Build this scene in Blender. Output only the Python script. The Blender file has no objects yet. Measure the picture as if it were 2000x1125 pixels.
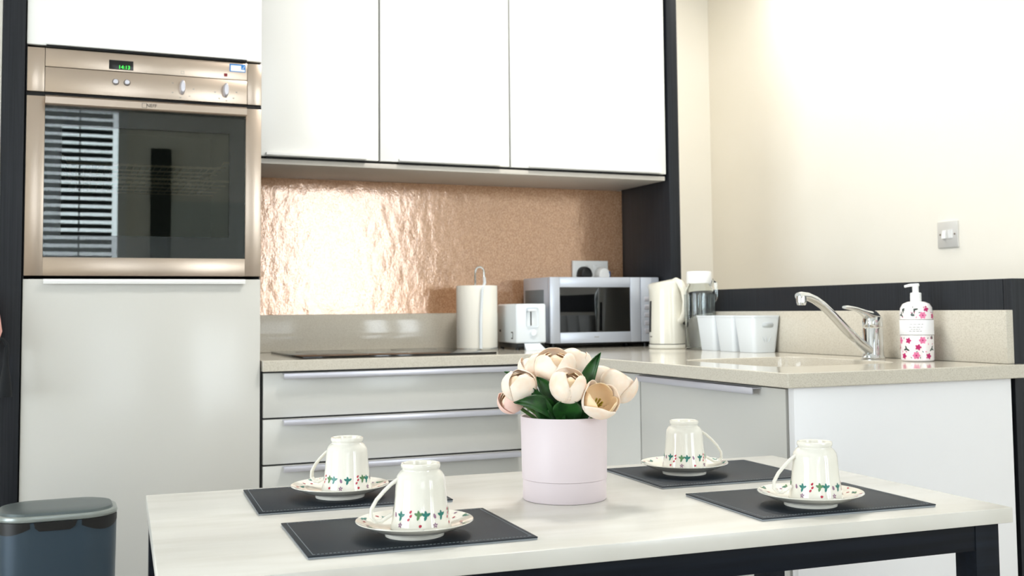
import bpy, bmesh, math, random
from mathutils import Matrix, Vector

# ------------------------------------------------------------------ camera, world, light
scene = bpy.context.scene
COL = scene.collection
CAM = (-0.51715, -3.01345, 1.03)
RIGHT = Vector((0.921791, -0.387572, -0.009438))
DOWN = Vector((0.014868, 0.059669, -0.998108))
FWD = Vector((0.387401, 0.919906, 0.060765))
cam_data = bpy.data.cameras.new('camera')
cam = bpy.data.objects.new('camera', cam_data)
COL.objects.link(cam)
m3 = Matrix((RIGHT, -DOWN, -FWD)).transposed()
cam.matrix_world = Matrix.Translation(CAM) @ m3.to_4x4()
cam_data.sensor_width = 36.0
cam_data.lens = 2109.594 / 2000 * 36.0
cam_data.shift_y = -(562.5 - 477.843) / 2000
cam_data.clip_start = 0.05
cam_data.dof.use_dof = True
cam_data.dof.focus_distance = 1.72
cam_data.dof.aperture_fstop = 9.0
scene.camera = cam

world = bpy.data.worlds.new('world')
scene.world = world
world.use_nodes = True
bg = world.node_tree.nodes['Background']
bg.inputs[0].default_value = (0.86, 0.93, 1.0, 1)
bg.inputs[1].default_value = 5.0

scene.view_settings.view_transform = 'Standard'
scene.view_settings.look = 'None'
scene.view_settings.gamma = 1.0
scene.view_settings.use_curve_mapping = False
scene.view_settings.exposure = -0.36


def area_light(name, loc, rot, sx, sy, power, color):
    d = bpy.data.lights.new(name, 'AREA')
    d.shape = 'RECTANGLE'
    d.size, d.size_y, d.energy, d.color = sx, sy, power, color
    o = bpy.data.objects.new(name, d)
    o.location, o.rotation_euler = loc, rot
    COL.objects.link(o)
    return o


R90 = math.pi / 2
REAR = -4.3          # the room's rear wall, behind the camera
LEFT = -5.2          # the room's left wall
RWALL = 2.14         # the cream wall on the right
CEIL = 2.55
DAY = (0.88, 0.95, 1.0)
# daylight outside each window opening
area_light('daylight_blind_window', (-0.6, REAR - 0.2, 1.6), (R90, 0, 0), 1.05, 1.5, 32, DAY)
area_light('daylight_rear_window', (1.25, REAR - 0.2, 1.5), (R90, 0, 0), 0.42, 1.5, 22, DAY)
area_light('daylight_rear_window', (1.80, REAR - 0.2, 1.5), (R90, 0, 0), 0.42, 1.5, 22, DAY)
area_light('daylight_patio_window', (LEFT - 0.2, -2.4, 1.25), (0, -R90, 0), 2.4, 3.2, 200, DAY)

# ------------------------------------------------------------------ materials
MATS = {}


def lin(c):
    return tuple((v / 255 / 12.92) if v / 255 <= 0.04045 else ((v / 255 + 0.055) / 1.055) ** 2.4 for v in c) + (1,)


def mat(name, rgb, rough=0.5, metal=0.0, spec=0.5, coat=0.0, trans=0.0, ior=1.45, emit=None, emit_s=0.0,
        sss=0.0, bump=None, vary=None):
    """bump=(scale xyz, strength, distance, detail); vary=(rgb2, scale xyz, lo, hi)"""
    m = bpy.data.materials.new(name)
    m.use_nodes = True
    nt = m.node_tree
    b = nt.nodes['Principled BSDF']
    b.inputs['Base Color'].default_value = lin(rgb)
    b.inputs['Roughness'].default_value = rough
    b.inputs['Metallic'].default_value = metal
    b.inputs['Specular IOR Level'].default_value = spec
    b.inputs['Coat Weight'].default_value = coat
    b.inputs['Coat Roughness'].default_value = 0.04
    b.inputs['Transmission Weight'].default_value = trans
    b.inputs['IOR'].default_value = ior
    if sss:
        b.inputs['Subsurface Weight'].default_value = sss
        b.inputs['Subsurface Radius'].default_value = (0.02, 0.014, 0.010)
    if emit:
        b.inputs['Emission Color'].default_value = lin(emit)
        b.inputs['Emission Strength'].default_value = emit_s
    if bump or vary:
        tc = nt.nodes.new('ShaderNodeTexCoord')

    def noise(scale, detail):
        mp = nt.nodes.new('ShaderNodeMapping')
        mp.inputs['Scale'].default_value = scale
        nt.links.new(tc.outputs['Object'], mp.inputs['Vector'])
        n = nt.nodes.new('ShaderNodeTexNoise')
        n.inputs['Scale'].default_value = 1.0
        n.inputs['Detail'].default_value = detail
        nt.links.new(mp.outputs['Vector'], n.inputs['Vector'])
        return n
    if bump:
        n = noise(bump[0], bump[3])
        bp = nt.nodes.new('ShaderNodeBump')
        bp.inputs['Strength'].default_value = bump[1]
        bp.inputs['Distance'].default_value = bump[2]
        nt.links.new(n.outputs['Fac'], bp.inputs['Height'])
        nt.links.new(bp.outputs['Normal'], b.inputs['Normal'])
    if vary:
        n = noise(vary[1], 4)
        cr = nt.nodes.new('ShaderNodeValToRGB')
        cr.color_ramp.elements[0].position = vary[2]
        cr.color_ramp.elements[1].position = vary[3]
        cr.color_ramp.elements[0].color = lin(rgb)
        cr.color_ramp.elements[1].color = lin(vary[0])
        nt.links.new(n.outputs['Fac'], cr.inputs['Fac'])
        nt.links.new(cr.outputs['Color'], b.inputs['Base Color'])
    MATS[name] = m
    return m


def glass_sheet(name, tint, refl):
    m = bpy.data.materials.new(name)
    m.use_nodes = True
    nt = m.node_tree
    nt.nodes.remove(nt.nodes['Principled BSDF'])
    out = nt.nodes['Material Output']
    tr = nt.nodes.new('ShaderNodeBsdfTransparent')
    tr.inputs[0].default_value = tint
    gl = nt.nodes.new('ShaderNodeBsdfGlossy')
    gl.inputs['Roughness'].default_value = 0.0
    fr = nt.nodes.new('ShaderNodeFresnel')
    fr.inputs['IOR'].default_value = 1.4
    ad = nt.nodes.new('ShaderNodeMath')
    ad.operation = 'ADD'
    ad.inputs[1].default_value = refl
    mx = nt.nodes.new('ShaderNodeMixShader')
    nt.links.new(fr.outputs[0], ad.inputs[0])
    nt.links.new(ad.outputs[0], mx.inputs[0])
    nt.links.new(tr.outputs[0], mx.inputs[1])
    nt.links.new(gl.outputs[0], mx.inputs[2])
    nt.links.new(mx.outputs[0], out.inputs[0])
    MATS[name] = m
    return m


mat('cream_paint', (250, 245, 234), 0.7, vary=((248, 243, 231), (3, 3, 3), 0.4, 0.7))
mat('ceiling_paint', (248, 247, 244), 0.8)
mat('floor_wood', (176, 168, 158), 0.4, vary=((152, 143, 132), (2, 14, 2), 0.35, 0.7))
mat('white_gloss', (248, 248, 245), 0.2)
mat('grey_gloss', (208, 207, 202), 0.2)
mat('carcass', (222, 221, 216), 0.5)
mat('carcass_dark', (60, 62, 64), 0.6)
mat('pelmet', (205, 200, 192), 0.45)
mat('panel_white', (240, 240, 243), 0.35)
mat('dark_wood', (34, 37, 43), 0.5, spec=0.35, bump=((260, 260, 5), 0.35, 0.001, 3), vary=((24, 27, 32), (220, 220, 4), 0.35, 0.65))
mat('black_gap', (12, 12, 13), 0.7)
mat('quartz', (209, 203, 190), 0.09, vary=((184, 176, 161), (420, 420, 420), 0.45, 0.75))
mat('steel', (192, 176, 161), 0.3, metal=1.0, bump=((4, 900, 900), 0.06, 0.001, 2))
mat('alu', (212, 212, 222), 0.35, metal=0.6)
mat('chrome', (225, 228, 230), 0.05, metal=1.0)
mat('switch_plate', (222, 220, 216), 0.35, metal=0.2)
mat('oven_black', (14, 15, 17), 0.25)
mat('enamel', (170, 182, 174), 0.3)
mat('wire', (245, 240, 224), 0.35, metal=0.2)
mat('led_green', (40, 200, 60), 0.5, emit=(70, 255, 90), emit_s=1.6)
mat('print_dark', (45, 42, 40), 0.5)
mat('print_grey', (150, 146, 140), 0.5)
mat('print_red', (120, 30, 40), 0.5)
mat('sticker_blue', (40, 120, 190), 0.4)
mat('sticker_white', (232, 240, 250), 0.4)
mat('ceramic_glass', (10, 11, 12), 0.06, spec=0.6)
mat('white_plastic', (250, 250, 249), 0.28)
mat('cream_plastic', (232, 229, 216), 0.2, coat=0.3)
mat('cool_plastic', (232, 238, 243), 0.3)
mat('silver_paint', (196, 202, 214), 0.3, metal=0.3)
mat('black_plastic', (18, 19, 21), 0.35)
mat('blue_plastic', (40, 90, 150), 0.35)
mat('paper', (250, 246, 236), 0.85, bump=((120, 120, 120), 0.3, 0.001, 3))
mat('bin_body', (58, 74, 88), 0.33, metal=0.25)
mat('bin_lid', (96, 106, 108), 0.36, metal=0.5)
mat('bin_rim', (150, 158, 156), 0.3, metal=0.4)
mat('table_top', (228, 226, 220), 0.22, vary=((216, 213, 205), (5, 22, 5), 0.45, 0.75))
mat('table_frame', (20, 26, 36), 0.5, spec=0.15, vary=((15, 20, 28), (3, 90, 90), 0.4, 0.6))
mat('leatherette', (27, 36, 46), 0.5, spec=0.3, bump=((700, 700, 700), 0.35, 0.0006, 3))
mat('mat_edge', (150, 155, 160), 0.6)
mat('thread', (128, 136, 142), 0.7)
mat('china', (240, 237, 227), 0.08, coat=0.4)
mat('teal_print', (38, 122, 112), 0.3)
mat('green_print', (96, 140, 96), 0.3)
mat('red_print', (186, 40, 66), 0.3)
mat('purple_print', (150, 110, 140), 0.3)
mat('caddy_print', (205, 212, 217), 0.5)
mat('vent_grey', (112, 118, 122), 0.5)
mat('pot_card', (228, 215, 219), 0.5)
mat('pot_inside', (110, 92, 92), 0.9)
mat('petal', (255, 239, 224), 0.5, sss=0.15, vary=((254, 222, 196), (45, 45, 45), 0.42, 0.75))
mat('petal_inner', (255, 224, 184), 0.5, sss=0.15)
mat('petal_core', (255, 226, 196), 0.5, sss=0.15)
mat('petal_pink', (247, 208, 196), 0.5, sss=0.25)
mat('leaf', (44, 92, 40), 0.35, vary=((30, 66, 32), (60, 60, 60), 0.4, 0.65))
mat('stem', (84, 122, 62), 0.5)
mat('stamen', (160, 140, 40), 0.6)
mat('bottle_white', (246, 240, 240), 0.12, coat=0.4)
mat('label_white', (244, 243, 246), 0.4)
mat('magenta_print', (190, 30, 105), 0.3)
mat('pink_print', (232, 120, 165), 0.3)
mat('darkgreen_print', (52, 70, 62), 0.3)
mat('pink_cloth', (226, 170, 160), 0.8)
mat('black_thread', (16, 20, 24), 0.85)
mat('blind_slat', (40, 46, 58), 0.45)
mat('frame_white', (244, 244, 243), 0.3)
mat('grey_door', (205, 210, 206), 0.5)
glass_sheet('oven_glass', (0.95, 0.97, 0.96, 1), 0.0)
glass_sheet('oven_inner_glass', (0.95, 0.98, 0.96, 1), 0.02)
glass_sheet('microwave_glass', (0.16, 0.17, 0.19, 1), 0.05)
glass_sheet('window_glass', (0.97, 0.98, 0.98, 1), 0.0)
mat('jug_glass', (248, 252, 252), 0.0, trans=1.0, ior=1.45)


def copper_material():
    m = mat('copper_glass', (150, 108, 78), 0.13, metal=0.28, coat=1.0)
    nt = m.node_tree
    b = nt.nodes['Principled BSDF']
    tc = nt.nodes.new('ShaderNodeTexCoord')

    def noise(scale, detail, rough=0.5):
        mp = nt.nodes.new('ShaderNodeMapping')
        mp.inputs['Scale'].default_value = scale
        nt.links.new(tc.outputs['Object'], mp.inputs['Vector'])
        n = nt.nodes.new('ShaderNodeTexNoise')
        n.inputs['Scale'].default_value = 1.0
        n.inputs['Detail'].default_value = detail
        n.inputs['Roughness'].default_value = rough
        nt.links.new(mp.outputs['Vector'], n.inputs['Vector'])
        return n
    fine = noise((300, 300, 210), 2)
    rip = noise((30, 30, 17), 3)
    b1 = nt.nodes.new('ShaderNodeBump')
    b1.inputs['Strength'].default_value = 0.27
    b1.inputs['Distance'].default_value = 0.004
    nt.links.new(rip.outputs['Fac'], b1.inputs['Height'])
    b2 = nt.nodes.new('ShaderNodeBump')
    b2.inputs['Strength'].default_value = 0.26
    b2.inputs['Distance'].default_value = 0.0008
    nt.links.new(fine.outputs['Fac'], b2.inputs['Height'])
    nt.links.new(b1.outputs['Normal'], b2.inputs['Normal'])
    nt.links.new(b2.outputs['Normal'], b.inputs['Normal'])
    nt.links.new(b2.outputs['Normal'], b.inputs['Coat Normal'])
    b.inputs['Coat IOR'].default_value = 1.72
    b.inputs['Coat Roughness'].default_value = 0.03
    cr = nt.nodes.new('ShaderNodeValToRGB')
    cr.color_ramp.elements[0].position = 0.35
    cr.color_ramp.elements[1].position = 0.7
    cr.color_ramp.elements[0].color = lin((182, 136, 102))
    cr.color_ramp.elements[1].color = lin((222, 178, 142))
    nt.links.new(fine.outputs['Fac'], cr.inputs['Fac'])
    nt.links.new(cr.outputs['Color'], b.inputs['Base Color'])


copper_material()

# ------------------------------------------------------------------ mesh helpers


class MB:
    """collects shapes into one bmesh"""

    def __init__(self):
        self.bm = bmesh.new()
        self.mi = 0

    def _tag(self, faces):
        for f in faces:
            f.material_index = self.mi

    def box(self, x0, x1, y0, y1, z0, z1, bev=0.0, seg=2):
        vs = [self.bm.verts.new(p) for p in ((x0, y0, z0), (x1, y0, z0), (x1, y1, z0), (x0, y1, z0),
                                              (x0, y0, z1), (x1, y0, z1), (x1, y1, z1), (x0, y1, z1))]
        fs = [self.bm.faces.new([vs[i] for i in q]) for q in
              ((0, 3, 2, 1), (4, 5, 6, 7), (0, 1, 5, 4), (1, 2, 6, 5), (2, 3, 7, 6), (3, 0, 4, 7))]
        self._tag(fs)
        if bev:
            es = list({e for f in fs for e in f.edges})
            r = bmesh.ops.bevel(self.bm, geom=es, offset=bev, segments=seg, profile=0.5, affect='EDGES')
            self._tag(r['faces'])
        return self

    def lathe(self, prof, seg=48, cx=0.0, cy=0.0, z=0.0, sx=1.0, sy=1.0, cap0=False, cap1=False):
        rings = []
        for r, h in prof:
            if r < 1e-6:
                rings.append([self.bm.verts.new((cx, cy, z + h))])
            else:
                rings.append([self.bm.verts.new((cx + sx * r * math.cos(2 * math.pi * k / seg),
                                                 cy + sy * r * math.sin(2 * math.pi * k / seg), z + h)) for k in range(seg)])
        fs = []
        for a, b in zip(rings, rings[1:]):
            for k in range(seg):
                k2 = (k + 1) % seg
                if len(a) == 1 and len(b) == 1:
                    continue
                if len(a) == 1:
                    fs.append(self.bm.faces.new((a[0], b[k2], b[k])))
                elif len(b) == 1:
                    fs.append(self.bm.faces.new((a[k], a[k2], b[0])))
                else:
                    fs.append(self.bm.faces.new((a[k], a[k2], b[k2], b[k])))
        if cap0 and len(rings[0]) > 1:
            fs.append(self.bm.faces.new(rings[0][::-1]))
        if cap1 and len(rings[-1]) > 1:
            fs.append(self.bm.faces.new(rings[-1]))
        self._tag(fs)
        return self

    def tube(self, pts, rad, seg=10, flat=None, closed=False):
        """sweep a circle (or flattened ellipse: flat=(a,b)) along pts; rad may be a list"""
        pts = [Vector(p) for p in pts]
        n = len(pts)
        rings = []
        up = None
        for i, p in enumerate(pts):
            if closed:
                t = pts[(i + 1) % n] - pts[i - 1]
            else:
                t = pts[min(i + 1, n - 1)] - pts[max(i - 1, 0)]
            t.normalize()
            if up is None:
                up = Vector((0, 0, 1)) if abs(t.z) < 0.9 else Vector((0, 1, 0))
            s = t.cross(up)
            if s.length < 1e-6:
                s = t.orthogonal()
            s.normalize()
            up = s.cross(t).normalized()
            r = rad[i] if isinstance(rad, (list, tuple)) else rad
            a, b = (r, r) if flat is None else (r * flat[0], r * flat[1])
            rings.append([self.bm.verts.new(p + s * (a * math.cos(2 * math.pi * k / seg)) + up * (b * math.sin(2 * math.pi * k / seg)))
                          for k in range(seg)])
        fs = []
        pairs = list(zip(rings, rings[1:])) + ([(rings[-1], rings[0])] if closed else [])
        for a, b in pairs:
            for k in range(seg):
                fs.append(self.bm.faces.new((a[k], a[(k + 1) % seg], b[(k + 1) % seg], b[k])))
        if not closed:
            fs.append(self.bm.faces.new(rings[0][::-1]))
            fs.append(self.bm.faces.new(rings[-1]))
        self._tag(fs)
        return self

    def rings(self, loops, cap0=True, cap1=True):
        """skin a list of equal-length point loops"""
        rr = [[self.bm.verts.new(p) for p in lp] for lp in loops]
        fs = []
        n = len(rr[0])
        for a, b in zip(rr, rr[1:]):
            for k in range(n):
                fs.append(self.bm.faces.new((a[k], a[(k + 1) % n], b[(k + 1) % n], b[k])))
        if cap0:
            fs.append(self.bm.faces.new(rr[0][::-1]))
        if cap1:
            fs.append(self.bm.faces.new(rr[-1]))
        self._tag(fs)
        return self

    def plate(self, outer, holes, z0, z1):
        """a slab with holes: outline triangulated, then extruded"""
        bm2 = bmesh.new()
        for lp in [outer] + holes:
            vs = [bm2.verts.new((p[0], p[1], z1)) for p in lp]
            for i in range(len(vs)):
                bm2.edges.new((vs[i], vs[(i + 1) % len(vs)]))
        bmesh.ops.triangle_fill(bm2, edges=bm2.edges[:], use_beauty=True, use_dissolve=False)
        for f in bm2.faces:
            if f.normal.z < 0:
                f.normal_flip()
        r = bmesh.ops.extrude_face_region(bm2, geom=bm2.faces[:])
        nv = [g for g in r['geom'] if isinstance(g, bmesh.types.BMVert)]
        bmesh.ops.translate(bm2, verts=nv, vec=(0, 0, z0 - z1))
        bmesh.ops.recalc_face_normals(bm2, faces=bm2.faces[:])
        me = bpy.data.meshes.new('tmp')
        bm2.to_mesh(me)
        bm2.free()
        self.bm.from_mesh(me)
        bpy.data.meshes.remove(me)
        return self

    def patch(self, f, nu, nv):
        """grid from a function of (u, v) in 0..1"""
        g = [[self.bm.verts.new(f(i / nu, j / nv)) for j in range(nv + 1)] for i in range(nu + 1)]
        fs = [self.bm.faces.new((g[i][j], g[i + 1][j], g[i + 1][j + 1], g[i][j + 1])) for i in range(nu) for j in range(nv)]
        self._tag(fs)
        return self

    def poly(self, pts):
        self._tag([self.bm.faces.new([self.bm.verts.new(p) for p in pts])])
        return self

    def build(self, name, mats, parent=None, local=False, smooth=35, recalc=True, solid=0.0):
        if isinstance(mats, str):
            mats = [mats]
        if recalc:
            bmesh.ops.recalc_face_normals(self.bm, faces=self.bm.faces[:])
        me = bpy.data.meshes.new(name)
        if parent is not None and not local:
            root = parent
            while root.parent:
                root = root.parent
            bmesh.ops.translate(self.bm, verts=self.bm.verts[:], vec=-Vector(root.location))
        self.bm.to_mesh(me)
        self.bm.free()
        for mm in mats:
            me.materials.append(MATS[mm])
        if smooth:
            for p in me.polygons:
                p.use_smooth = True
            me.set_sharp_from_angle(angle=math.radians(smooth))
        o = bpy.data.objects.new(name, me)
        COL.objects.link(o)
        if parent is not None:
            o.parent = parent
        if solid:
            md = o.modifiers.new('thickness', 'SOLIDIFY')
            md.thickness = solid
            md.offset = 0
        return o


def thing(name, label, cat, loc=(0, 0, 0), rz=0.0, group=None):
    o = bpy.data.objects.new(name, None)
    o.empty_display_size = 0.05
    o.location = loc
    o.rotation_euler = (0, 0, rz)
    COL.objects.link(o)
    return tag(o, label, cat, group)


def tag(o, label, cat, group=None):
    o['label'] = label
    o['category'] = cat
    if group:
        o['group'] = group
    return o


def struct(o):
    o['kind'] = 'structure'
    return o


def copy_tree(o, parent=None):
    c = o.copy()
    COL.objects.link(c)
    c.parent = parent
    for ch in list(o.children):
        copy_tree(ch, c)
    return c


def text_mesh(name, body, size, material, parent, loc, rot=(R90, 0, 0), depth=0.0004, align='CENTER'):
    cu = bpy.data.curves.new(name, 'FONT')
    cu.body, cu.size, cu.extrude, cu.align_x, cu.align_y = body, size, depth, align, 'CENTER'
    tmp = bpy.data.objects.new(name + '_tmp', cu)
    COL.objects.link(tmp)
    dg = bpy.context.evaluated_depsgraph_get()
    me = bpy.data.meshes.new_from_object(tmp.evaluated_get(dg))
    bpy.data.objects.remove(tmp)
    me.materials.clear()
    me.materials.append(MATS[material])
    o = bpy.data.objects.new(name, me)
    COL.objects.link(o)
    root = parent
    while root.parent:
        root = root.parent
    o.parent = parent
    o.location = Vector(loc) - Vector(root.location)
    o.rotation_euler = rot
    return o


def rrect(x0, x1, y0, y1, r, n=5):
    pts = []
    for cx, cy, a0 in ((x1 - r, y1 - r, 0), (x0 + r, y1 - r, 90), (x0 + r, y0 + r, 180), (x1 - r, y0 + r, 270)):
        for k in range(n + 1):
            a = math.radians(a0 + 90 * k / n)
            pts.append((cx + r * math.cos(a), cy + r * math.sin(a)))
    return pts


def interp(prof, z):
    for (r0, z0), (r1, z1) in zip(prof, prof[1:]):
        if min(z0, z1) <= z <= max(z0, z1) and abs(z1 - z0) > 1e-9:
            return r0 + (r1 - r0) * (z - z0) / (z1 - z0)
    return prof[-1][0]


W = 0.8987          # worktop surface
WB = W - 0.03
GAP = 0.0015

# ------------------------------------------------------------------ the room
struct(MB().box(LEFT - 0.1, RWALL + 0.1, REAR - 0.1, 1.2, -0.1, 0).build('floor', 'floor_wood'))
struct(MB().box(LEFT - 0.1, RWALL + 0.1, REAR - 0.1, 1.2, CEIL, CEIL + 0.1).build('ceiling', 'ceiling_paint'))
struct(MB().box(-0.655, 1.50, 0.60, 1.12, 0, CEIL).build('wall_back', 'cream_paint'))
struct(MB().box(1.50, RWALL, 1.02, 1.12, 0, CEIL).build('wall_alcove', 'cream_paint'))
struct(MB().box(RWALL, RWALL + 0.1, REAR, 1.12, 0, CEIL).build('wall_right', 'cream_paint'))
struct(MB().box(LEFT, -0.657, 0.01, 0.11, 0, CEIL).build('wall_left_return', 'cream_paint'))
wl = MB()
wl.box(LEFT - 0.1, LEFT, REAR, -4.0, 0, CEIL).box(LEFT - 0.1, LEFT, -0.8, 0.11, 0, CEIL).box(LEFT - 0.1, LEFT, -4.0, -0.8, 2.45, CEIL)
struct(wl.build('wall_left', 'cream_paint'))
wr = MB()
cuts = [(-1.15, -0.118, 0.85, 2.4), (1.03, 1.46, 0.75, 2.25), (1.59, 2.02, 0.75, 2.25)]
xp = LEFT
for x0, x1, z0, z1 in cuts:
    wr.box(xp, x0, REAR - 0.1, REAR, 0, CEIL)
    wr.box(x0, x1, REAR - 0.1, REAR, 0, z0)
    wr.box(x0, x1, REAR - 0.1, REAR, z1, CEIL)
    xp = x1
wr.box(xp, RWALL, REAR - 0.1, REAR, 0, CEIL)
struct(wr.build('wall_rear', 'cream_paint'))


def window(n, x0, x1, z0, z1):
    w = MB()
    t = 0.05
    w.box(x0, x0 + t, REAR - 0.08, REAR + 0.02, z0, z1).box(x1 - t, x1, REAR - 0.08, REAR + 0.02, z0, z1)
    w.box(x0 + t, x1 - t, REAR - 0.08, REAR + 0.02, z0, z0 + t).box(x0 + t, x1 - t, REAR - 0.08, REAR + 0.02, z1 - t, z1)
    f = struct(w.build('window_%d' % n, 'frame_white'))
    MB().box(x0 + t, x1 - t, REAR - 0.05, REAR - 0.044, z0 + t, z1 - t).build('pane', 'window_glass', f)
    MB().box(x0 - 0.03, x1 + 0.03, REAR + 0.02, REAR + 0.12, z0 - 0.03, z0).build('window_sill', 'frame_white', f)


for i, c in enumerate(cuts):
    window(i + 1, *c)
pw = MB()
for y0, y1 in ((-4.0, -3.93), (-2.44, -2.36), (-0.87, -0.8)):
    pw.box(LEFT - 0.08, LEFT + 0.01, y0, y1, 0, 2.45)
pw.box(LEFT - 0.08, LEFT + 0.01, -3.93, -0.87, 2.37, 2.45).box(LEFT - 0.08, LEFT + 0.01, -3.93, -0.87, 0, 0.08)
pf = struct(pw.build('window_4', 'frame_white'))
for y0, y1 in ((-3.93, -2.44), (-2.36, -0.87)):
    MB().box(LEFT - 0.05, LEFT - 0.044, y0, y1, 0.08, 2.37).build('pane', 'window_glass', pf)
dr = MB().box(0.03, 0.155, REAR, REAR + 0.04, 0, 2.1).build('trim_1', 'dark_wood')
struct(dr)
d1 = struct(MB().box(0.155, 0.86, REAR, REAR + 0.035, 0, 1.76).build('door_1', 'grey_door'))
MB().tube([(0.24, REAR + 0.035, 1.0), (0.24, REAR + 0.08, 1.0), (0.35, REAR + 0.08, 1.0)], 0.009).build('door_handle', 'chrome', d1)

for x, y, p, lb in ((1.80, 0.20, 10, 'unseen round fill light added above the cream wall recess'), (0.65, -0.75, 27, 'unseen round fill light added above the kitchen floor')):  # out-of-view fill lights, added to brighten the cream wall and worktop corner
    cl_ = thing('fill_light', lb, 'light', (x, y, CEIL), 0, 'added ceiling fill lights')
    MB().lathe([(0.0, -0.001), (0.17, -0.001), (0.172, -0.03), (0.15, -0.032), (0.15, -0.012), (0.0, -0.012)], 40, x, y, CEIL).build('housing', 'frame_white', cl_)
    ld_ = bpy.data.lights.new('fill_lamp', 'AREA')
    ld_.shape, ld_.size, ld_.energy, ld_.color = 'DISK', 0.29, p, (1.0, 0.965, 0.91)
    lo_ = bpy.data.objects.new('fill_lamp', ld_)
    lo_.location = (x, y, CEIL - 0.02)
    COL.objects.link(lo_)

bl = thing('venetian_blind', 'dark slatted blind over the window, seen mirrored in the oven glass', 'blind', (-0.675, REAR + 0.06, 2.4))
MB().box(-1.16, -0.205, REAR + 0.035, REAR + 0.085, 2.36, 2.4).build('headrail', 'blind_slat', bl)
slat = None
for k in range(30):
    z = 2.335 - k * 0.05
    if slat is None:
        s = MB()
        s.rings([[(x, -0.020, -0.012), (x, 0.0, 0.0025), (x, 0.020, 0.012), (x, 0.020, 0.0105), (x, 0.0, 0.001), (x, -0.020, -0.0135)] for x in (-0.47, 0.47)])
        slat = s.build('slat', 'blind_slat', bl, local=True)
        slat.location = (0, 0, z - 2.4)
    else:
        c = slat.copy()
        COL.objects.link(c)
        c.location = (0, 0, z - 2.4)
for x in (-0.98, -0.4):
    MB().box(x - 0.004, x + 0.004, REAR + 0.085, REAR + 0.087, 0.87, 2.36).build('ladder_tape', 'blind_slat', bl)

# ------------------------------------------------------------------ dark panels
tag(MB().box(-0.655, -0.602, -0.005, 0.598, 0, CEIL - 0.002, 0.001).build('end_panel', 'dark_wood'),
    'tall dark wood end panel left of the oven', 'panel')
tag(MB().box(1.457, 1.499, 0.247, 0.598, W + 0.001, CEIL - 0.002, 0.001).build('end_panel', 'dark_wood'),
    'dark wood upright panel at the right end of the wall cabinets', 'panel')
hw = thing('half_height_partition', 'low dark wood partition running behind the sink worktop', 'partition', (1.54, -0.47, 0))
MB().box(1.481, 1.62, -1.165, 0.245, 0, 1.092, 0.001).build('cladding', 'dark_wood', hw)
MB().box(1.4815, 1.62, -1.19, -1.166, 0, 1.092, 0.001).build('end_cap', 'dark_wood', hw)

# ------------------------------------------------------------------ tall oven housing
tc_ = thing('tall_cabinet', 'tall glossy cabinet housing the oven beside the dark panel', 'cabinet', (-0.3, 0.3, 0))
b = MB()
b.box(-0.6, -0.5975, 0.02, 0.597, 0.1, 2.4).box(-0.0025, 0.0, 0.02, 0.597, 0.1, 2.4)
b.box(-0.5975, -0.0025, 0.58, 0.597, 0.1, 2.4)
b.box(-0.5975, -0.0025, 0.02, 0.58, 0.1, 1.115).box(-0.5975, -0.0025, 0.02, 0.58, 1.735, 2.4)
b.box(-0.59, -0.01, 0.06, 0.58, 0.0, 0.1)
b.build('body', 'carcass_dark', tc_)
ld = MB().box(-0.5985, -0.0015, 0.0, 0.0195, 0.13, 1.1215, 0.0012).build('door', 'grey_gloss', tc_)
ld['label'] = 'light grey glossy lower door'
MB().box(-0.551, -0.044, -0.012, 0.0, 1.1125, 1.1215, 0.001).box(-0.551, -0.044, -0.012, -0.0105, 1.1095, 1.1125).build('handle', 'frame_white', ld)
ud = MB().box(-0.5985, -0.0015, 0.0, 0.0195, 1.7285, 2.4, 0.0012).build('door', 'white_gloss', tc_)
ud['label'] = 'white glossy upper door'
MB().box(-0.553, -0.042, -0.014, 0.0, 1.7285, 1.7355, 0.001).build('handle', 'frame_white', ud)
MB().box(-0.553, -0.042, -0.006, 0.019, 1.7225, 1.7280).build('shadow_strip', 'black_gap', tc_)  # black strip painted in as the shadow beneath the door's handle rail

# ------------------------------------------------------------------ oven
ov = thing('oven', 'built-in stainless steel oven with dark glass door and digital clock', 'oven', (-0.2985, 0.2, 1.13))
b = MB()
b.box(-0.58, -0.017, 0.028, 0.55, 1.135, 1.145).box(-0.58, -0.017, 0.028, 0.55, 1.60, 1.715)
b.box(-0.58, -0.555, 0.028, 0.55, 1.145, 1.60).box(-0.042, -0.017, 0.028, 0.55, 1.145, 1.60).box(-0.555, -0.042, 0.52, 0.55, 1.145, 1.60)
b.build('housing', 'oven_black', ov)
b = MB()
b.box(-0.53, -0.067, 0.505, 0.515, 1.165, 1.585).box(-0.535, -0.525, 0.05, 0.515, 1.165, 1.585).box(-0.072, -0.062, 0.05, 0.515, 1.165, 1.585)
b.box(-0.53, -0.067, 0.05, 0.515, 1.155, 1.165).box(-0.53, -0.067, 0.05, 0.515, 1.585, 1.595)
b.build('cavity', 'enamel', ov)
for x0, x1 in ((-0.597, -0.5555), (-0.0395, -0.001)):
    MB().box(x0, x1, 0.0, 0.026, 1.606, 1.721, 0.001).build('fascia_side', 'steel', ov)
MB().box(-0.5545, -0.0405, -0.002, 0.026, 1.6725, 1.721, 0.001).build('fascia', 'steel', ov)
cp = MB().box(-0.5545, -0.0405, -0.002, 0.026, 1.606, 1.6712, 0.001).build('control_panel', 'steel', ov)
dsp = MB().box(-0.400, -0.339, -0.0035, 0.0, 1.677, 1.702, 0.001).build('clock_display', 'oven_black', ov)
text_mesh('clock_digits', '14:13', 0.0135, 'led_green', dsp, (-0.362, -0.0038, 1.6835), depth=0.0002)
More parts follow.
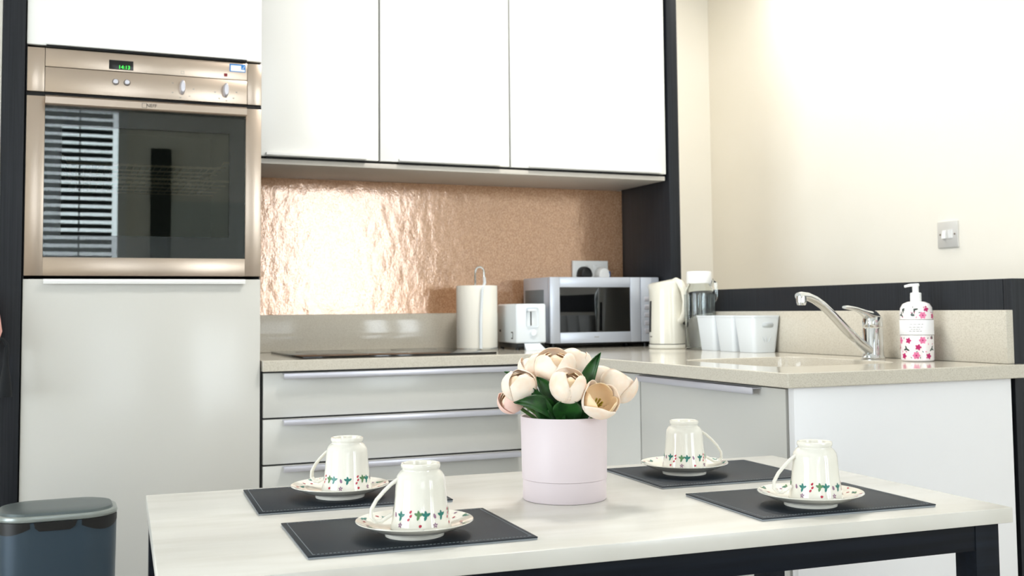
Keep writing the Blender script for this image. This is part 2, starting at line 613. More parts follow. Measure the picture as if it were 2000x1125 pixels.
for x in (-0.383, -0.3545):
    bt = MB()
    bt.lathe([(0.0, 0.010), (0.0055, 0.010), (0.0065, 0.008), (0.0065, 0.0)], 20)
    o = bt.build('button', 'alu', cp, local=True)
    o.location = Vector((x, -0.002, 1.6435)) - Vector(ov.location)
    o.rotation_euler = (R90, 0, 0)
    rg = MB()
    rg.lathe([(0.0068, 0.0), (0.0085, 0.0006), (0.0085, 0.0), (0.0068, 0.0)], 20)
    o = rg.build('button_ring', 'print_dark', cp, local=True)
    o.location = Vector((x, -0.0022, 1.6435)) - Vector(ov.location)
    o.rotation_euler = (R90, 0, 0)
for x in (-0.213, -0.0985):
    k = MB()
    lp = []
    for d, sc in ((0.0, 1.0), (0.014, 0.95), (0.019, 0.72)):
        lp.append([(x + sc * 0.0075 * math.cos(a) * (1.0 if abs(math.cos(a)) < 0.9 else 0.95), -0.002 - d, 1.6405 + sc * 0.020 * math.sin(a))
                   for a in [2 * math.pi * j / 20 for j in range(20)]])
    k.rings(lp)
    k.build('knob', 'alu', cp)
    pr = MB()
    for j in range(7):
        a = math.radians(-150 + j * 50 if x < -0.15 else -170 + j * 42)
        px, pz = x + 0.029 * math.cos(a), 1.6385 + 0.026 * math.sin(a)
        if pz > 1.653:
            continue
        pr.box(px - 0.0022, px + 0.0022, -0.0024, -0.002, pz - 0.0014, pz + 0.0014)
    pr.build('dial_marks', 'print_grey', cp)['kind'] = 'stuff'
MB().box(-0.1035, -0.0945, -0.0024, -0.002, 1.6795, 1.6885).build('lamp_symbol', 'print_red', ov)
sy = MB()
sy.box(-0.2175, -0.2085, -0.0024, -0.002, 1.685, 1.686).box(-0.2175, -0.2085, -0.0024, -0.002, 1.678, 1.679)
sy.box(-0.2175, -0.2165, -0.0024, -0.002, 1.679, 1.685).box(-0.2095, -0.2085, -0.0024, -0.002, 1.679, 1.685)
sy.build('oven_symbol', 'print_grey', ov)
st = MB().box(-0.0885, -0.0455, -0.0028, -0.002, 1.6945, 1.7165).build('sticker', 'sticker_blue', ov)
MB().box(-0.0855, -0.0575, -0.0031, -0.0028, 1.6965, 1.7125).box(-0.0575, -0.0475, -0.0031, -0.0028, 1.6965, 1.7015).build('sticker_print', 'sticker_white', st)
MB().tube([(-0.0545, -0.0032, 1.7065), (-0.0525, -0.0032, 1.7035), (-0.0485, -0.0032, 1.7125)], 0.0007, 6).build('tick_mark', 'sticker_white', st)
# door
MB().box(-0.597, -0.001, 0.004, 0.026, 1.5955, 1.605).build('vent_slot', 'black_gap', ov)
b = MB()
b.box(-0.597, -0.5535, 0.0, 0.026, 1.13, 1.5945, 0.001).box(-0.0435, -0.001, 0.0, 0.026, 1.13, 1.5945, 0.001)
b.box(-0.5535, -0.0435, 0.0, 0.026, 1.13, 1.178, 0.001)
df = b.build('door_frame', 'steel', ov)
hb = MB()
hb.rings([[(x, 0.002, 1.594), (x, -0.020, 1.594), (x, -0.024, 1.590), (x, -0.024, 1.573), (x, -0.020, 1.5695), (x, 0.002, 1.5695)] for x in (-0.553, -0.044)])
hb = hb.build('door_handle', 'steel', ov)
text_mesh('logo_lettering', 'NEFF', 0.0120, 'oven_black', hb, (-0.2935, -0.0246, 1.5812), depth=0.0004)
lg = MB()
lx, lz, lr = -0.3115, 1.5812, 0.0062
for a in ((-lr, -lr + 0.0008, -lr, lr), (lr - 0.0008, lr, -lr, lr), (-lr, lr, -lr, -lr + 0.0008), (-lr, lr, lr - 0.0008, lr)):
    lg.box(lx + a[0], lx + a[1], -0.0245, -0.024, lz + a[2], lz + a[3])
lg.build('logo_square', 'print_dark', hb)
MB().box(-0.5533, -0.0437, 0.003, 0.0065, 1.178, 1.5695).build('door_glass', 'oven_glass', ov)
b = MB()
b.box(-0.5533, -0.512, 0.009, 0.012, 1.178, 1.5695).box(-0.086, -0.0437, 0.009, 0.012, 1.178, 1.5695)
b.box(-0.512, -0.086, 0.009, 0.012, 1.178, 1.236).box(-0.512, -0.086, 0.009, 0.012, 1.523, 1.5695)
b.build('glass_surround', 'oven_black', ov)
MB().box(-0.515, -0.083, 0.018, 0.022, 1.232, 1.527).build('inner_glass', 'oven_inner_glass', ov)
for z, dz in ((1.43, 0.018), (1.395, 0.0)):
    rk = MB()
    for y in (0.05, 0.16, 0.25, 0.34, 0.43):
        rk.tube([(-0.522, y, z + dz), (-0.508, y, z + dz), (-0.497, y, z), (-0.105, y, z), (-0.094, y, z + dz), (-0.075, y, z + dz)], 0.0034 if y < 0.1 else 0.0022, 6)
    for k in range(22):
        x = -0.49 + k * 0.018
        rk.tube([(x, 0.048, z + 0.003), (x, 0.43, z + 0.003)], 0.0018, 5)
    rk.build('oven_rack', 'wire', ov)

# ------------------------------------------------------------------ wall cabinets
UX = [0.003, 0.409, 0.854, 1.449]
GW = 'wall cabinets in a row above the copper splashback'
LB = ['white gloss wall cabinet next to the oven housing', 'white gloss wall cabinet in the middle of the three',
      'widest white gloss wall cabinet, next to the dark upright panel']
HX = [(0.055, 0.365), (0.470, 0.815), (0.918, 1.420)]
for i in range(3):
    x0, x1 = UX[i], UX[i + 1]
    c = thing('wall_cabinet', LB[i], 'cabinet', ((x0 + x1) / 2, 0.43, 1.5), 0, GW)
    MB().box(x0 + 0.001, x1 - 0.001, 0.272, 0.595, 1.5005, 2.42).build('body', 'carcass_dark', c)
    d = MB().box(x0 + 0.003, x1 - 0.003, 0.25, 0.2705, 1.502, 2.42, 0.0012).build('door', 'white_gloss', c)
    h0, h1 = HX[i]
    MB().box(h0, h1, 0.236, 0.25, 1.5035, 1.512, 0.001).build('handle', 'frame_white', d)
    MB().box(h0, h1, 0.252, 0.268, 1.4953, 1.5003).build('shadow_strip', 'black_gap', c)  # dark shadow line below the handle, put in as a black strip
tag(MB().box(0.003, 1.445, 0.256, 0.5905, 1.4795, 1.4945, 0.001).build('cabinet_pelmet', 'pelmet'),
    'pale board fixed along the underside of the wall cabinets', 'board')

# ------------------------------------------------------------------ base units
dw = thing('drawer_unit', 'light grey glossy drawer unit under the hob', 'drawers', (0.4, 0.3, 0))
MB().box(0.003, 0.80, 0.022, 0.595, 0.1, WB - 0.001).box(0.003, 0.80, 0.07, 0.595, 0, 0.1).build('body', 'carcass_dark', dw)
ZD = [0.8635, 0.7365, 0.6095, 0.385, 0.13]
for i in range(4):
    z1, z0 = ZD[i], ZD[i + 1] + 0.005
    d = MB().box(0.0075, 0.797, 0.0, 0.0205, z0, z1, 0.0012).build('drawer', 'grey_gloss', dw)
    MB().box(0.060, 0.765, -0.022, 0.0, z1 - 0.004, z1 - 0.001, 0.0008).box(0.060, 0.765, -0.024, -0.021, z1 - 0.0155, z1 - 0.001, 0.0008).build('handle', 'alu', d)
cb = thing('base_cabinet', 'light grey corner base cabinet behind the flower pot', 'cabinet', (1.15, -0.28, 0))
MB().box(0.882, 1.456, -0.574, 0.595, 0.1, WB - 0.001).box(0.95, 1.45, -0.574, 0.59, 0, 0.1).build('body', 'carcass_dark', cb)
MB().box(0.803, 0.8795, -0.0, 0.595, 0.13, WB - 0.001).build('corner_post', 'grey_gloss', cb)
MB().box(0.861, 0.8815, -0.5735, -0.003, 0.13, 0.8635, 0.0012).build('door', 'grey_gloss', cb)
sc_ = thing('base_cabinet', 'light grey base cabinet below the sink, with a rail handle', 'cabinet', (1.15, -0.88, 0))
b = MB()
b.box(0.882, 0.9, -1.185, -0.578, 0.1, WB - 0.001).box(1.438, 1.456, -1.185, -0.578, 0.1, WB - 0.001)
b.box(0.9, 1.438, -1.185, -1.167, 0.1, WB - 0.001).box(0.9, 1.438, -0.596, -0.578, 0.1, WB - 0.001).box(0.9, 1.438, -1.167, -0.596, 0.1, 0.118)
b.box(0.95, 1.45, -1.18, -0.58, 0, 0.1)
b.build('body', 'carcass_dark', sc_)
d = MB().box(0.861, 0.8815, -1.1765, -0.580, 0.13, 0.8635, 0.0012).build('door', 'grey_gloss', sc_)
MB().box(0.839, 0.861, -1.095, -0.592, 0.8595, 0.8625, 0.0008).box(0.837, 0.840, -1.095, -0.592, 0.848, 0.8625, 0.0008).build('handle', 'alu', d)
MB().box(0.880, 0.8815, -1.1855, -1.178, 0.13, 0.8635).build('gap_filler', 'black_gap', sc_)
tag(MB().box(0.860, 1.452, -1.2055, -1.187, 0, WB - 0.0005, 0.001).build('end_panel', 'panel_white'),
    'plain white end panel closing the sink worktop, beside the table', 'panel')

# ------------------------------------------------------------------ worktop, upstands, splashback
wk = thing('worktop', 'L-shaped pale speckled stone worktop with moulded sink', 'worktop', (1.0, 0, WB))
SINK = rrect(0.955, 1.325, -1.02, -0.60, 0.07, 6)
outer = [(0.003, -0.02), (0.834, -0.02), (0.834, -1.219), (0.837, -1.222), (1.492, -1.222), (1.492, -1.1935), (1.478, -1.1935),
         (1.478, 0.246), (1.499, 0.246), (1.499, 0.598), (0.003, 0.598)]
o = MB().plate(outer, [SINK], WB, W).build('slab', 'quartz', wk, smooth=30)
bv = o.modifiers.new('edge', 'BEVEL')
bv.width, bv.segments, bv.limit_method, bv.angle_limit = 0.0018, 2, 'ANGLE', math.radians(60)
cxs, cys = 1.14, -0.81


def sc_loop(k, z):
    return [(cxs + (x - cxs) * k, cys + (y - cys) * k, z) for x, y in SINK]


bs = MB()
bs.rings([sc_loop(1.0, W - 0.002), sc_loop(0.985, W - 0.02), sc_loop(0.96, W - 0.13), sc_loop(0.90, W - 0.155), sc_loop(0.3, W - 0.162)], cap0=False)
bs.build('basin', 'quartz', wk, recalc=False)
MB().lathe([(0.0, 0.0015), (0.03, 0.0015), (0.038, 0.0)], 24, cxs, cys, W - 0.161).build('drain', 'chrome', wk)
us = tag(MB().box(0.003, 1.4555, 0.578, 0.598, W + 0.0005, 1.022, 0.0012).build('upstand', 'quartz'),
         'stone upstand strip under the copper splashback', 'upstand')
tag(MB().box(1.4585, 1.4795, -1.1925, 0.2455, W + 0.0005, 1.0205, 0.0012).build('upstand', 'quartz'),
    'stone upstand strip behind the tap along the dark partition', 'upstand')
tag(MB().box(0.003, 1.4555, 0.592, 0.599, 1.0225, 1.479).build('splashback', 'copper_glass'),
    'copper coloured rippled glass splashback under the wall cabinets', 'splashback')

# ------------------------------------------------------------------ hob
hb_ = thing('hob', 'black glass induction hob set on the stone worktop', 'hob', (0.42, 0.29, W))
MB().box(0.125, 0.715, 0.04, 0.535, W + 0.0003, W + 0.006, 0.0008).build('glass_plate', 'ceramic_glass', hb_)
for x, y, r in ((0.27, 0.16, 0.075), (0.27, 0.40, 0.09), (0.57, 0.17, 0.09), (0.57, 0.41, 0.075)):
    MB().lathe([(r - 0.001, 0.0), (r - 0.001, 0.0002), (r + 0.001, 0.0002), (r + 0.001, 0.0)], 40, x, y, W + 0.006).build('zone_ring', 'print_grey', hb_)

# ------------------------------------------------------------------ wall socket, plugs, switch
so = thing('wall_socket', 'white double wall socket on the copper splashback', 'socket', (1.3135, 0.591, 1.169))
MB().box(1.240, 1.387, 0.582, 0.5915, 1.126, 1.212, 0.002).build('plate', 'white_plastic', so)
for x in (1.295, 1.333):
    MB().box(x - 0.007, x + 0.007, 0.579, 0.583, 1.178, 1.196, 0.0015).build('rocker', 'white_plastic', so)


def plug(name, x, z, mt, label, back=None):
    p = thing(name, label, 'plug', (x, 0.581, z), 0, 'plugs in the double socket')
    lp = []
    for d, s in ((0.0, 1.0), (0.02, 1.0), (0.034, 0.86), (0.037, 0.7)):
        lp.append([(x + s * 0.0255 * math.cos(a) * (1 if math.sin(a) > 0 else 1.06), 0.5815 - d, z + s * (0.030 if math.sin(a) > 0 else 0.021) * math.sin(a))
                   for a in [2 * math.pi * j / 28 for j in range(28)]])
    MB().rings(lp).build('plug_body', mt, p)
    MB().tube([(x, 0.56, z - 0.018), (x, 0.558, z - 0.05), (x, 0.559, z - 0.10), (x, 0.566, W + 0.01)], 0.0035, 8).build('cord', mt, p)
    if back:
        MB().box(x + 0.004, x + 0.024, 0.545, 0.575, z - 0.012, z + 0.014, 0.003).build('plug_tab', back, p)


plug('power_plug', 1.281, 1.160, 'black_plastic', 'black plug in the left half of the socket above the microwave')
plug('power_plug', 1.355, 1.158, 'white_plastic', 'white and blue plug in the right half of the socket above the microwave', 'blue_plastic')

sw = thing('light_switch', 'brushed double light switch on the cream wall', 'switch', (RWALL, -0.348, 1.262))
MB().box(RWALL - 0.007, RWALL - 0.0005, -0.391, -0.305, 1.2195, 1.3045, 0.0015).build('plate', 'switch_plate', sw)
for y, up in ((-0.337, 1), (-0.362, -1)):
    r = MB()
    r.rings([[(RWALL - 0.007, yy, 1.249), (RWALL - 0.007, yy, 1.276), (RWALL - 0.007 - (0.006 if up < 0 else 0.003), yy, 1.276),
              (RWALL - 0.007 - (0.003 if up < 0 else 0.008), yy, 1.249)] for yy in (y - 0.0075, y + 0.0075)])
    r.build('rocker', 'white_plastic', sw)
for y in (-0.318, -0.379):
    s = MB()
    s.lathe([(0.0, 0.001), (0.003, 0.001), (0.003, 0.0)], 12)
    o = s.build('screw', 'steel', sw, local=True)
    o.location = (-0.007, y + 0.348, 0.0)
    o.rotation_euler = (0, -R90, 0)

# ------------------------------------------------------------------ kitchen roll and holder
RX, RY = 0.797, 0.42
kh = thing('kitchen_roll_holder', 'wire kitchen roll holder with a looped top', 'holder', (RX, RY, W))
MB().lathe([(0.0, 0.0), (0.073, 0.0), (0.074, 0.003), (0.07, 0.006), (0.0, 0.006)], 48, RX, RY, W + 0.0005).build('base', 'chrome', kh)
lp = [(RX - 0.007, RY - 0.003, W + 0.006), (RX - 0.007, RY - 0.003, W + 0.25)]
for k in range(9):
    a = math.pi - math.pi * k / 8
    lp.append((RX + 0.0085 + 0.0155 * math.cos(a), RY - 0.006, W + 0.262 + 0.018 * math.sin(a)))
lp += [(RX + 0.024, RY - 0.01, W + 0.235)]
MB().tube(lp, 0.0035, 10).build('centre_rod', 'chrome', kh)
fx, fy = RX - 0.022, RY - 0.0755
MB().tube([(RX + 0.024, RY - 0.01, W + 0.242), (RX + 0.010, RY - 0.05, W + 0.225), (RX - 0.010, RY - 0.0775, W + 0.20), (RX - 0.016, RY - 0.0775, W + 0.10), (RX - 0.016, RY - 0.0765, W + 0.006)], 0.0052, 10).build('tension_arm', 'cool_plastic', kh)
kr = thing('kitchen_roll', 'full white kitchen paper roll standing on its holder', 'paper roll', (RX, RY, W + 0.007))
MB().lathe([(0.021, 0.0), (0.0685, 0.0), (0.0695, 0.002), (0.0695, 0.207), (0.0685, 0.209), (0.021, 0.209), (0.021, 0.0)], 64, RX, RY, W + 0.007).build('paper', 'paper', kr)
MB().lathe([(0.0205, 0.001), (0.0205, 0.208), (0.0195, 0.208), (0.0195, 0.001), (0.0205, 0.001)], 40, RX, RY, W + 0.007).build('core', 'pot_inside', kr)

# ------------------------------------------------------------------ toaster
to = thing('toaster', 'small white toaster with front lever, between kitchen roll and microwave', 'toaster', (0.932, 0.27, W), math.radians(-5))
tb = MB()
tb.box(-0.053, 0.053, 0.0, 0.21, 0.022, 0.153, 0.007, 3)
tb.build('body', 'cool_plastic', to, local=True)
MB().box(-0.049, 0.049, 0.006, 0.205, 0.006, 0.022, 0.003).build('base', 'black_plastic', to, local=True)
for sx in (-0.042, 0.042):
    for y in (0.02, 0.19):
        MB().lathe([(0.0, 0.0), (0.007, 0.0), (0.007, 0.007)], 12, sx, y, 0.0002).build('foot', 'black_plastic', to, local=True)
for x in (-0.02, 0.02):
    MB().box(x - 0.010, x + 0.010, 0.04, 0.175, 0.1532, 0.1538).build('bread_slot', 'black_gap', to, local=True)
MB().box(-0.018, 0.024, -0.003, 0.001, 0.075, 0.140, 0.006, 3).build('lever_panel', 'cool_plastic', to, local=True)
MB().box(-0.004, 0.000, -0.0035, -0.002, 0.080, 0.128).build('lever_track', 'black_gap', to, local=True)
MB().box(-0.018, 0.013, -0.020, -0.003, 0.127, 0.135, 0.003).build('lever', 'cool_plastic', to, local=True)
kn = MB()
kn.lathe([(0.0, 0.010), (0.009, 0.010), (0.011, 0.008), (0.0125, 0.0)], 24)
o = kn.build('dial', 'cool_plastic', to, local=True)
o.location, o.rotation_euler = (0.006, 0.0, 0.056), (R90, 0, 0)
MB().rings([[(-0.028, -0.028, 0.0), (0.040, -0.028, 0.0), (0.030, 0.002, 0.0), (-0.024, 0.002, 0.0)],
            [(-0.028, -0.028, 0.003), (0.040, -0.028, 0.003), (0.030, 0.002, 0.022), (-0.024, 0.002, 0.022)]]).build('crumb_tray', 'cool_plastic', to, local=True)
em = MB()
for a in ((-0.0545, 0.034, 0.052, 0.056, 0.060), (-0.0545, 0.034, 0.052, 0.036, 0.040), (-0.0545, 0.034, 0.038, 0.040, 0.056)):
    em.box(-0.0536, -0.0528, a[1], a[2], a[3], a[4])
em.build('side_mark', 'print_dark', to, local=True)
MB().box(-0.0545, -0.052, 0.17, 0.182, 0.058, 0.066, 0.001).build('cord_clip', 'black_plastic', to, local=True)

# ------------------------------------------------------------------ microwave
mw = thing('microwave', 'silver microwave with dark window in the worktop corner', 'microwave', (1.23, 0.42, W))
X0, X1, Y0, Y1, Z0, Z1 = 1.021, 1.446, 0.312, 0.54, W + 0.018, 1.142
MB().box(X0, X1, Y0 + 0.022, Y1, Z0, Z1, 0.004).build('body', 'silver_paint', mw)
MB().box(X0 + 0.02, X1 - 0.02, Y0 + 0.03, Y1 - 0.01, Z0 - 0.006, Z0 - 0.0005).build('underside', 'black_plastic', mw)
for x in (X0 + 0.03, X1 - 0.03):
    for y in (Y0 + 0.05, Y1 - 0.04):
        MB().lathe([(0.0, 0.0), (0.011, 0.0), (0.011, 0.013)], 12, x, y, W + 0.0002).build('foot', 'black_plastic', mw)
dm = MB()
xg0, xg1, zg0, zg1 = 1.058, 1.331, 0.953, 1.107
dm.box(X0, xg0, Y0, Y0 + 0.021, Z0, Z1, 0.002).box(xg1, 1.371, Y0, Y0 + 0.021, Z0, Z1, 0.002)
dm.box(xg0, xg1, Y0, Y0 + 0.021, Z0, zg0, 0.002).box(xg0, xg1, Y0, Y0 + 0.021, zg1, Z1, 0.002)
dmo = dm.build('door', 'silver_paint', mw)
MB().box(xg0, xg1, Y0 + 0.016, Y0 + 0.021, zg0, zg1).build('window_mask', 'black_plastic', dmo)
MB().box(xg0 + 0.026, xg1 - 0.028, Y0 + 0.0142, Y0 + 0.0158, zg0 + 0.026, zg1 - 0.024).build('window_mesh', 'carcass_dark', dmo)
MB().box(xg0, xg1, Y0 + 0.003, Y0 + 0.006, zg0, zg1).build('window_glass', 'microwave_glass', dmo)
lm = MB()
for k in range(4):
    lm.box(1.188 + k * 0.0046, 1.1912 + k * 0.0046, Y0 - 0.0004, Y0 + 0.0005, 0.9345, 0.938)
lm.build('maker_mark', 'print_grey', dmo)
cpn = MB().box(1.373, X1, Y0, Y0 + 0.021, Z0, Z1, 0.002).build('control_panel', 'silver_paint', mw)
for k in range(5):
    MB().box(1.386, 1.434, Y0 - 0.002, Y0 + 0.001, 0.945 + k * 0.028, 0.962 + k * 0.028, 0.002).build('button', 'alu', cpn)
v = MB().box(X0 - 0.0012, X0 + 0.001, Y0 + 0.05, Y1 - 0.02, 1.01, 1.10, 0.0008)
v.build('side_vent', 'vent_grey', mw)

# ------------------------------------------------------------------ kettle
KX, KY = 1.370, 0.125
ke = thing('kettle', 'cream plastic jug kettle in front of the microwave', 'kettle', (KX, KY, W), 0)
MB().lathe([(0.0, 0.0), (0.066, 0.0), (0.0675, 0.003), (0.066, 0.012), (0.064, 0.0135), (0.0, 0.0135)], 56, KX, KY, W + 0.0005).build('power_base', 'cream_plastic', ke)
MB().lathe([(0.0635, 0.0), (0.0635, 0.0022)], 56, KX, KY, W + 0.0138, cap0=True, cap1=True).build('base_gap', 'black_plastic', ke)
VR, VF = Vector((0.166, -0.986)), Vector((0.986, 0.166))   # handle side of the kettle, and away from it
kl = []
for h, r, sp in ((0.0165, 0.0645, 0), (0.03, 0.0645, 0), (0.09, 0.063, 0.001), (0.15, 0.0605, 0.003), (0.19, 0.0590, 0.006), (0.212, 0.0575, 0.012), (0.219, 0.0545, 0.012), (0.224, 0.046, 0.008), (0.227, 0.025, 0.0)):
    ring = []
    for j in range(48):
        a = 2 * math.pi * j / 48
        rr = r + sp * max(0, math.cos(a - math.radians(208))) ** 6
        off = VR * (rr * math.cos(a)) + VF * (rr * math.sin(a))
        dz = 0.005 * (h / 0.227) ** 3 * math.cos(a - math.radians(40))
        ring.append((KX + off.x, KY + off.y, W + h + dz))
    kl.append(ring)
MB().rings(kl).build('body', 'cream_plastic', ke)


def kpt(r, f, h):
    p = VR * r + VF * f
    return (KX + p.x, KY + p.y, W + h)


MB().tube([kpt(0.022, 0.0, 0.219), kpt(0.042, 0.0, 0.225), kpt(0.063, 0.0, 0.216), kpt(0.082, 0.0, 0.190), kpt(0.089, 0.0, 0.155), kpt(0.085, 0.0, 0.122),
           kpt(0.074, 0.0, 0.100), kpt(0.055, 0.0, 0.088)], [0.011, 0.012, 0.0125, 0.012, 0.0115, 0.0115, 0.012, 0.012], 14, flat=(1.15, 0.85)).build('handle', 'cream_plastic', ke)
MB().tube([kpt(0.078, 0.010, 0.096), kpt(0.073, 0.011, 0.088), kpt(0.067, 0.009, 0.080)], [0.004, 0.007, 0.004], 10).build('switch', 'black_plastic', ke)
wt = MB()
wa = math.radians(250)


def wpt(t, h):
    r = 0.0658 - 0.0003 + (0.0605 - 0.0655) * (h - 0.03) / 0.13 + 0.0012
    off = VR * (r * math.cos(wa + t)) + VF * (r * math.sin(wa + t))
    return (KX + off.x, KY + off.y, W + h)


for (ta, tb_, h0, h1) in ((-0.10, 0.10, 0.055, 0.158),):
    wt.patch(lambda u, v: wpt(ta + (tb_ - ta) * u, h0 + (h1 - h0) * v), 4, 8)
wt.build('water_window', 'black_plastic', ke, solid=0.002)
mk = MB()
mk.patch(lambda u, v: wpt(-0.05 + 0.28 * u, 0.038 + 0.004 * v), 4, 1)
mk.build('maker_mark', 'print_grey', ke, solid=0.001)

# ------------------------------------------------------------------ glass jug
JX, JY = 1.410, -0.004
ju = thing('glass_jug', 'clear glass water jug with white lid, beside the kettle', 'jug', (JX, JY, W))
MB().lathe([(0.0, 0.0), (0.046, 0.0), (0.048, 0.003), (0.048, 0.180), (0.046, 0.194), (0.036, 0.208), (0.035, 0.218),
            (0.033, 0.218), (0.0335, 0.208), (0.043, 0.193), (0.0455, 0.180), (0.0455, 0.007), (0.043, 0.005), (0.0, 0.005)], 48, JX, JY, W + 0.0005).build('glass_body', 'jug_glass', ju)
rb = MB()
for k in range(24):
    a = 2 * math.pi * k / 24
    rb.tube([(JX + 0.0482 * math.cos(a), JY + 0.0482 * math.sin(a), W + 0.10), (JX + 0.0482 * math.cos(a), JY + 0.0482 * math.sin(a), W + 0.178)], 0.0012, 6)
rb.build('glass_ribs', 'jug_glass', ju)
MB().lathe([(0.0, 0.219), (0.0375, 0.219), (0.0385, 0.213), (0.0395, 0.213), (0.0405, 0.218), (0.0405, 0.248), (0.038, 0.252), (0.0, 0.252)], 40, JX, JY, W).build('lid', 'white_plastic', ju)
hx, hy = 0.80, -0.60


def jpt(r, h):
    return (JX + hx * r, JY + hy * r, W + h)


MB().tube([jpt(0.037, 0.205), jpt(0.047, 0.225), jpt(0.053, 0.215), jpt(0.0555, 0.185), jpt(0.054, 0.165), jpt(0.0485, 0.155)], 0.0045, 10).build('handle', 'jug_glass', ju)

# ------------------------------------------------------------------ white caddies
cl = ['white plastic caddy nearest the glass jug', 'middle one of three white plastic caddies', 'white plastic caddy with handle slot, nearest the tap']
for i, y in enumerate((-0.110, -0.214, -0.318)):
    cx = 1.408
    c = thing('storage_caddy', cl[i], 'caddy', (cx, y, W), 0, 'white caddies beside the sink')

    def cr(s, z, t=0.0):
        hx_, hy_ = 0.0395 + s - t, 0.0405 + s - t
        return [(cx + px, y + py, W + z) for px, py in rrect(-hx_, hx_, -hy_, hy_, 0.012, 4)]
    MB().rings([cr(0.0, 0.0005), cr(0.0095, 0.104), cr(0.0105, 0.105), cr(0.0105, 0.109), cr(0.0085, 0.109, 0.0), cr(0.0, 0.004, 0.002)]).build('tub', 'cool_plastic', c)
    yf = y - 0.0405
    fp = lambda z: yf - 0.0095 * z / 0.104 - 0.0006
    s = MB()
    pts = []
    for px, pz in rrect(-0.020, 0.020, 0.074, 0.088, 0.0065, 5):
        pts.append((cx + px + 0.004, fp(pz), W + pz))
    s.poly(pts)
    s.build('handle_slot', 'caddy_print', c, solid=0.0008)
    s = MB()
    for px, rz in ((-0.008, 0.5), (-0.002, 0.1), (0.005, -0.4)):
        s.tube([(cx + px + 0.004 - math.sin(rz) * t, fp(0.030 + t), W + 0.030 + t * math.cos(rz)) for t in (0.0, 0.008, 0.02)], [0.0006, 0.0016, 0.0003], 6)
    s.build('leaf_print', 'caddy_print', c)

# ------------------------------------------------------------------ tap
TX, TY = 1.395, -0.83
ta_ = thing('kitchen_tap', 'chrome single-lever mixer tap behind the sink', 'tap', (TX, TY, W))
MB().lathe([(0.0, 0.0), (0.029, 0.0), (0.0295, 0.004), (0.0265, 0.008), (0.0255, 0.012), (0.025, 0.076), (0.024, 0.078), (0.0, 0.078)], 40, TX, TY, W + 0.0005).build('body', 'chrome', ta_)
sd = Vector((-0.985, -0.17))


def tpt(r, h):
    return (TX + sd.x * r, TY + sd.y * r, W + h)


sp = [tpt(0.012, 0.018), tpt(0.059, 0.045), tpt(0.107, 0.080), tpt(0.152, 0.115), tpt(0.184, 0.137), tpt(0.210, 0.150), tpt(0.235, 0.158), tpt(0.257, 0.160), tpt(0.268, 0.159)]
MB().tube(sp, [0.016, 0.0145, 0.013, 0.012, 0.0115, 0.0115, 0.0115, 0.0115, 0.010], 18, flat=(1.05, 0.85)).build('spout', 'chrome', ta_)
MB().lathe([(0.0, 0.0), (0.0085, 0.0), (0.011, 0.002), (0.0115, 0.006), (0.0125, 0.007), (0.0125, 0.022), (0.0, 0.026)], 28, TX + sd.x * 0.257, TY + sd.y * 0.257, W + 0.137).build('aerator', 'chrome', ta_)
hd = []
for t, h, rx_, rz_ in ((-0.024, 0.086, 0.006, 0.006), (-0.019, 0.098, 0.017, 0.014), (-0.002, 0.105, 0.0215, 0.018), (0.015, 0.110, 0.019, 0.014), (0.034, 0.118, 0.013, 0.008), (0.064, 0.127, 0.0095, 0.0055), (0.094, 0.131, 0.0085, 0.005), (0.105, 0.1315, 0.0065, 0.0035)):
    px, py, pz = tpt(t, h)
    pr = Vector((-sd.y, sd.x))
    hd.append([(px + pr.x * rx_ * math.cos(a), py + pr.y * rx_ * math.cos(a), pz + rz_ * math.sin(a)) for a in [2 * math.pi * j / 20 for j in range(20)]])
MB().rings(hd).build('lever', 'chrome', ta_)
MB().lathe([(0.0242, 0.080), (0.0252, 0.082), (0.0252, 0.096), (0.022, 0.106), (0.0, 0.110)], 36, TX, TY, W).build('cartridge_cap', 'chrome', ta_)

# ------------------------------------------------------------------ flat print on turned shapes


def petal_shape(a, b, n=8):
    return [(a * math.cos(2 * math.pi * k / n), b * math.sin(2 * math.pi * k / n) * (1.0 - 0.25 * math.cos(2 * math.pi * k / n))) for k in range(n)]


def on_side(mb, prof, th, z, a, b, rot, mi, off=0.0003, cx=0, cy=0):
    mb.mi = mi
    pts = []
    for s, t in petal_shape(a, b):
        u, v = s * math.cos(rot) - t * math.sin(rot), s * math.sin(rot) + t * math.cos(rot)
        r = interp(prof, z + v) + off
        pts.append((cx + r * math.cos(th + u / r), cy + r * math.sin(th + u / r), z + v))
    mb.poly(pts)


def on_dish(mb, prof, th, r0, a, b, rot, mi, off=0.0004):
    mb.mi = mi
    pts = []
    for s, t in petal_shape(a, b):
        u, v = s * math.cos(rot) - t * math.sin(rot), s * math.sin(rot) + t * math.cos(rot)
        r = r0 + v
        z = next((z0 + (z1 - z0) * (r - ra) / (rb_ - ra) for (ra, z0), (rb_, z1) in zip(prof, prof[1:]) if ra <= r <= rb_), prof[-1][1])
        pts.append((r * math.cos(th + u / r), r * math.sin(th + u / r), z + off))
    mb.poly(pts)


